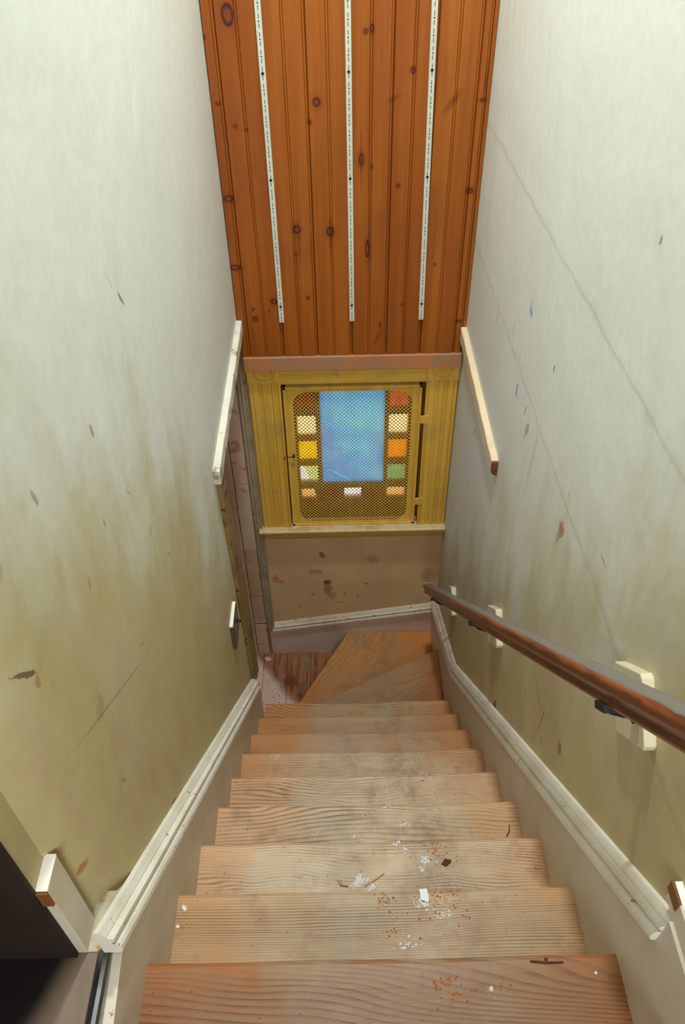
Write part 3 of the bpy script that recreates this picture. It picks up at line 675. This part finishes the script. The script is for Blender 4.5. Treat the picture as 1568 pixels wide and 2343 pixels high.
# ================================================================== HANDRAIL
HR = empty('handrail', (.40, 1.5, -.3), 'round-topped dusty brown wooden handrail descending along the right wall', 'handrail')
def railmat():
    g = G('rail_varnish'); sp = g.t.nodes.new('ShaderNodeSeparateXYZ'); g.t.links.new(g.nrm, sp.inputs[0])
    al = g.ma('SUBTRACT', g.y, g.z)
    v = g.vec(g.ma('MULTIPLY', al, 3), g.ma('MULTIPLY', g.x, 60), g.ma('MULTIPLY', g.ma('ADD', g.y, g.z), 40))
    n = g.noise(v, 1, 4, .6); b2 = g.noise(g.pos, 9, 4, .6)
    col = g.mix(g.rng(n, .35, .65), lin(158, 84, 40), lin(104, 54, 27))
    upn = g.ma('ADD', g.ma('MULTIPLY', sp.outputs[1], .69), g.ma('MULTIPLY', sp.outputs[2], .72))
    # shading of the side groove, painted in as a dark band
    side = g.rng(g.ma('ADD', sp.outputs[0], g.ma('MULTIPLY', g.ma('SUBTRACT', b2, .5), .5)), -.80, -.97, 0, .75)
    col = g.mix(side, col, lin(70, 38, 22))
    dust = g.rng(g.ma('ADD', g.ma('ADD', upn, g.ma('MULTIPLY', sp.outputs[0], .55)), g.ma('MULTIPLY', g.ma('SUBTRACT', g.noise(g.pos, 26, 4), .5), .45)), .34, .50, 0, .93)
    col = g.mix(dust, col, lin(120, 118, 110))
    rgh = g.ma('ADD', .32, g.ma('MULTIPLY', dust, .4)); g.bump(n, .08, .002)
    return g.out(col, rgh, .45)
PR = [(-.0235, .004), (-.0225, .0105), (-.0185, .0175), (-.011, .0225), (0, .0245), (.011, .0225), (.0185, .0175), (.0225, .0105), (.0235, .004), (.0225, -.002), (.0175, -.006), (.016, -.011), (.018, -.016), (.0195, -.019), (.0185, -.0245), (-.0185, -.0245), (-.0195, -.019), (-.018, -.016), (-.016, -.011), (-.0175, -.006), (-.0225, -.002)]
RX = .362
Pf = Vector((RX, 2.595, -1.385)); Pn = Vector((RX + .0, .16, 1.106))
D = (Pn - Pf).normalized(); UPN = Vector((0, -D.z, D.y)); UPN = UPN if UPN.z > 0 else -UPN
b = B(); rings = []; nseg = 48; L = (Pn - Pf).length
for t, sc in ((-.012, .25), (-.009, .62), (-.004, .88), (.003, 1.0)):
    rings.append([Pf + D * t + Vector((a * sc, 0, 0)) + UPN * (h * sc) for a, h in PR])
for k in range(1, nseg + 1):
    t = .003 + (L - .003) * k / nseg; bow = .004 * math.sin(math.pi * k / nseg)
    rings.append([Pf + D * t + Vector((a, 0, 0)) + UPN * (h - bow) for a, h in PR])
loft(b, rings)
o = make('rail', b, railmat(), HR, smooth=True)
b = B(); disc(b, (0, 0, 0), .017, .003, 2, 20, .011)
for v in b.verts: v.co = Pf + D * (.004 - v.co.y * 1.1) + Vector((v.co.x, 0, 0)) * 1.2 + UPN * (v.co.z + .0215)
o = make('dust_patch', b, M['cleat'], HR); o['label'] = 'pale dust on the lower tip of the rail'
def blk(s0, s1, d0, d1):
    """plate square to the slope: s=y+z across, d=y-z along"""
    def yz(s, d): return ((s + d) / 2, (s - d) / 2)
    b = B(); P = [yz(s0 + .01, d0), yz(s1 - .01, d0), yz(s1, d0 + .012), yz(s1, d1 - .012), yz(s1 - .01, d1), yz(s0 + .01, d1), yz(s0, d1 - .012), yz(s0, d0 + .012)]
    prism(b, P, 0, .4285, .4502); o = make('mounting_block', b, M['cream'], HR, .003, 3); return o
def bracket(y, z):
    b = B(); tube(b, [(.432, y + .02, z - .110), (.405, y + .016, z - .105), (.375, y + .006, z - .078), (RX - .012, y - .006, z - .030)], [.006, .0065, .0065, .007], 10)
    p = Vector((RX - .004, y, z)); q = [p + D * a + Vector((c, 0, 0)) + UPN * e for a in (-.022, .022) for c in (-.022, .008) for e in (-.0365, -.0245)]
    vs = [b.verts.new(v) for v in q]
    for f in ((0, 1, 3, 2), (4, 6, 7, 5), (0, 4, 5, 1), (2, 3, 7, 6), (0, 2, 6, 4), (1, 5, 7, 3)): b.faces.new([vs[i] for i in f])
    disc(b, (.420, y + .02, z - .110), .017, .009, 0, 14, .012)
    make('bracket', b, M['black'], HR)
blk(1.083, 1.262, .25, .444); blk(1.070, 1.245, 2.005, 2.22); blk(1.062, 1.245, 3.463, 3.62)
for y in (.705, 1.585, 2.335):
    t = (y - Pf.y) / D.y; p = Pf + D * t; bracket(p.y, p.z)

# ================================================================== SWITCH, TOP-OF-STAIR PIECES
SW = empty('light_switch', (-.445, 1.78, -.63), 'dark metal switch plate, its lit top edge painted white, on the left wall by the doorway', 'light switch')
b = B(); box(b, -.450, -.4385, 1.722, 1.835, -.567, -.562); make('top_edge', b, M['white'], SW, .0005, 1)  # lit top face of the box, its brightness painted in as white
b = B(); box(b, -.450, -.4385, 1.722, 1.835, -.690, -.5672); make('box', b, M['steel'], SW, .001, 1)
b = B(); box(b, -.4385, -.4365, 1.724, 1.833, -.688, -.563); make('plate', b, M['steel'], SW, .0006, 1)
b = B(); tube(b, [(-.437, 1.790, -.612), (-.420, 1.790, -.618)], [.006, .0035], 8); disc(b, (-.4365, 1.790, -.612), .010, .002, 0, 12); make('toggle', b, M['black'], SW)

b = B(); box(b, -.502, -.4495, .4535, .5495, .1705, .2035); struct(make('trim_7', b, M['ledge'], None, .002))
b = B(); rings = []
for y in (-.2, .455): rings.append([(-.466, y, .197), (-.466, y, .2035), (-.462, y, .2075), (-.455, y, .209), (-.449, y, .2065), (-.4455, y, .200), (-.4455, y, .186), (-.449, y, .182), (-.4635, y, .1995)])
loft(b, rings); o = make('edge_strip', b, M['alu'], None, smooth=False); tag(o, 'rounded bare metal edging along the top landing, lower left', 'edging strip')
PL = empty('baseboard_hall', (-.49, .48, .2), None, None, kind='structure')
b = B(); box(b, -.500, -.4825, .4535, .506, .2035, .448); make('board', b, M['skirt'], PL, .002)
b = B(); box(b, -.500, -.4822, .4530, .5062, .448, .4505); make('top_edge', b, M['white'], PL, .001)  # lamp-lit top of the board, light put into a brighter white
b = B(); box(b, -.5005, -.4826, .449, .4533, .405, .4478); make('raw_edge', b, M['endgrain'], PL, .001)
PRt = empty('baseboard_landing', (.44, .0, .3), None, None, kind='structure')
b = B(); box(b, .436, .4502, -1.5, .484, .302, .350); make('board', b, M['skirt'], PRt, .002)
b = B(); box(b, .4340, .4385, .452, .488, .325, .3525); make('raw_edge', b, M['endgrain'], PRt, .001)
b = B(); box(b, .4386, .4502, -1.5, .486, .350, .3530); make('top_edge', b, M['white'], PRt, .001)
# open dark hall door beside the landing
DR = empty('door_1', (-.8, .48, .2), None, None, kind='structure')
b = B(); box(b, -1.30, -.4985, .446, .4528, .2002, 2.2); make('panel', b, M['dark'], DR)
b = B(); tube(b, [(-.60, .447, 1.2), (-.60, .42, 1.2)], .008, 10); disc(b, (-.60, .396, 1.2), .024, .026, 1, 16, .018); make('knob', b, M['steel'], DR)
b = B(); box(b, -1.9, -.57, .50, .60, -.2, 3.4); struct(make('wall_hall', b, M['wf']))

# ================================================================== DEBRIS
STEP = ['nearest', 'second', 'third', 'fourth', 'fifth', 'sixth', 'seventh', 'eighth']
def crumbs_by_step(name, clusters, mat, label, cat, smin, smax, group):
    for t in sorted({c[0] for c in clusters}):
        o = crumbs(name, [c for c in clusters if c[0] == t], mat, label % (STEP[t] + ' step from the bottom of the photo'), cat, smin, smax); o['group'] = group
def crumbs(name, clusters, mat, label, cat, smin, smax, flat=.6):
    V = []; F = []
    for (tr, x, y, sx, sy, n) in clusters:
        z = -tr * RISE; yl, yh = Y0 + (tr - 1) * RUN - .02, Y0 + tr * RUN - .006
        for _ in range(int(n * 1.1)):
            px, py = random.gauss(x, sx), random.gauss(y, sy)
            if not (-HS + .005 < px < HS - .005 and yl < py < yh): continue
            r = random.uniform(smin, smax) * random.choice((1, 1, 1, 1.6)); a = random.uniform(0, 6.28); k = len(V)
            el = random.uniform(.6, 1.5); ca, sa = math.cos(a), math.sin(a)
            for (ux, uy, uz) in ((1, 0, 0), (0, 1, 0), (-1, 0, 0), (0, -1, 0), (0, 0, 1), (0, 0, -1)):
                X_, Y_ = ux * r * el, uy * r
                V.append((px + X_ * ca - Y_ * sa, py + X_ * sa + Y_ * ca, z - .0025 + flat * r + uz * r * flat))
            for f in ((0, 1, 4), (1, 2, 4), (2, 3, 4), (3, 0, 4), (1, 0, 5), (2, 1, 5), (3, 2, 5), (0, 3, 5)): F.append(tuple(k + q for q in f))
    me = bpy.data.meshes.new(name); me.from_pydata(V, [], F); me.materials.append(mat)
    o = bpy.data.objects.new(name, me); C.objects.link(o)
    if label is None: o.parent = st; o.location = -st.location
    return tag(o, label, cat, kind='stuff')
M['rust'] = G('rust_crumb').out(lin(190, 112, 62), .7, .3); M['flake'] = G('white_flake').out(lin(236, 234, 238), .6, .4)
M['brown'] = G('dirt_crumb').out(lin(92, 56, 36), .8, .2); M['straw'] = G('straw').out(lin(206, 170, 120), .6, .3)
rc = [(5, .243, 1.47, .02, .03, 26), (6, .24, 1.64, .02, .03, 18), (4, .19, 1.23, .035, .035, 70), (4, .21, 1.28, .02, .01, 24), (3, .19, 1.07, .03, .03, 24), (3, .17, 1.0, .04, .03, 14),
      (2, .16, .84, .025, .035, 90), (2, .155, .875, .015, .012, 30), (2, .17, .80, .03, .02, 40), (1, .15, .66, .03, .02, 110), (1, .19, .645, .025, .015, 60), (1, .13, .69, .02, .01, 25), (1, .02, .675, .012, .012, 40), (1, .035, .62, .010, .010, 36), (1, .067, .59, .014, .014, 60), (1, .02, .61, .012, .006, 30),
      (0, .115, .455, .018, .008, 50), (0, .13, .44, .02, .012, 40), (0, .19, .44, .010, .008, 45), (0, .21, .445, .012, .008, 30), (0, .11, .42, .02, .01, 20)]
crumbs_by_step('rust_crumbs', rc, M['rust'], 'orange-brown gritty crumbs on the %s', 'crumbs', .0009, .0019, 'orange grit trail down the steps')
wc = [(2, -.03, .795, .009, .007, 90), (2, -.045, .785, .006, .004, 26), (2, -.004, .779, .007, .005, 46), (2, .132, .838, .008, .009, 34), (2, .118, .82, .008, .006, 16), (2, .062, .885, .007, .004, 16), (2, .083, .874, .008, .006, 16),
      (1, .104, .667, .010, .007, 34), (1, .067, .585, .013, .009, 34), (1, .135, .642, .006, .004, 12), (1, .155, .645, .004, .004, 8), (3, .055, 1.085, .010, .005, 10), (3, .112, 1.029, .008, .003, 10), (3, .089, 1.025, .006, .002, 8), (4, .075, 1.235, .008, .012, 10), (3, -.05, .915, .004, .004, 3), (0, .19, .44, .004, .004, 5), (3, -.02, .99, .01, .06, 3)]
crumbs_by_step('plaster_crumbs', wc, M['flake'], 'white plaster crumbs on the %s', 'crumbs', .0012, .0030, 'white plaster crumbs on the steps')
dc = [(t, random.uniform(-.3, .3), Y0 + (t - .5) * RUN, .18, .07, 60) for t in range(0, 8)] + [(t, -.415, Y0 + (t - .5) * RUN, .005, .06, 16) for t in range(0, 8)] + [(t, .415, Y0 + (t - .5) * RUN, .005, .06, 10) for t in range(0, 8)]
crumbs('dirt_specks', dc, M['brown'], None, None, .0005, .0012)
crumbs('dust_specks', [(t, 0, Y0 + (t - .5) * RUN, .25, .07, 14) for t in range(0, 8)] + [(t, -.42, Y0 + (t - .5) * RUN, .004, .06, 8) for t in range(0, 8)], M['flake'], None, None, .0006, .0013)
def chip(t, x, y, rx, ry, ang, label, h=.003, mat='flake', name='plaster_chip', cat='plaster chip'):
    b = B(); n = 9; z = -t * RISE - .0012; P = []
    for k in range(n):
        a = 2 * math.pi * k / n; r = 1 + .22 * math.sin(3.1 * k + x * 40)
        u, v = rx * r * math.cos(a), ry * r * math.sin(a); P.append((x + u * math.cos(ang) - v * math.sin(ang), y + u * math.sin(ang) + v * math.cos(ang)))
    prism(b, P, 2, z, z + h); tag(make(name, b, M[mat], None, h * .3, 2), label, cat)
chip(1, .106, .682, .011, .016, .3, 'large pale plaster chip at the back of the second visible step', .004)
chip(1, -.415, .666, .0045, .008, .5, 'oval white chip at the left end of the second lowest step in view')
chip(1, -.430 + .006, .629, .0045, .0045, .0, 'round white chip against the left skirting on the second step')
chip(0, .30, .49, .004, .003, .2, 'small dark splinter chip at the right of the nearest step', .002, 'brown')
chip(3, -.02, .985, .003, .003, 0, 'lone white crumb near the middle of the fourth step')
chip(2, .185, .835, .012, .008, .5, 'dark brown flat debris lump on the third step', .004, 'brown', 'dirt_lump', 'dirt lump')
chip(0, .385, .465, .003, .003, 0, 'small white chip at the right end of the nearest step')
b = B(); z = -2 * RISE
tube(b, [(-.085, .80, z + .004), (-.078, .785, z + .003), (-.06, .783, z + .003)], .0016, 6); tube(b, [(-.078, .798, z + .003), (-.072, .784, z + .002)], .0014, 6)
tag(make('straw', b, M['straw'], None), 'short bent straw wisp left of the white crumb heap', 'straw')
b = B(); tube(b, [(-.02, .783, z + .003), (.0, .792, z + .003), (.03, .812, z + .002)], .0009, 6)
tag(make('straw', b, M['straw'], None), 'thin straight straw right of the white crumb heap', 'straw')
b = B(); tube(b, [(.385, .985, -3 * RISE + .002), (.395, 1.0, -3 * RISE + .003), (.399, 1.02, -3 * RISE + .002)], .0014, 6)
tag(make('wood_splinter', b, M['brown'], None), 'curved brown splinter at the right end of the fourth step', 'splinter')
b = B(); tube(b, [(.27, .487, .002), (.30, .484, .003), (.33, .484, .002)], .0012, 6)
tag(make('wood_splinter', b, M['brown'], None), 'dark thin twig near the back right of the nearest step', 'splinter')
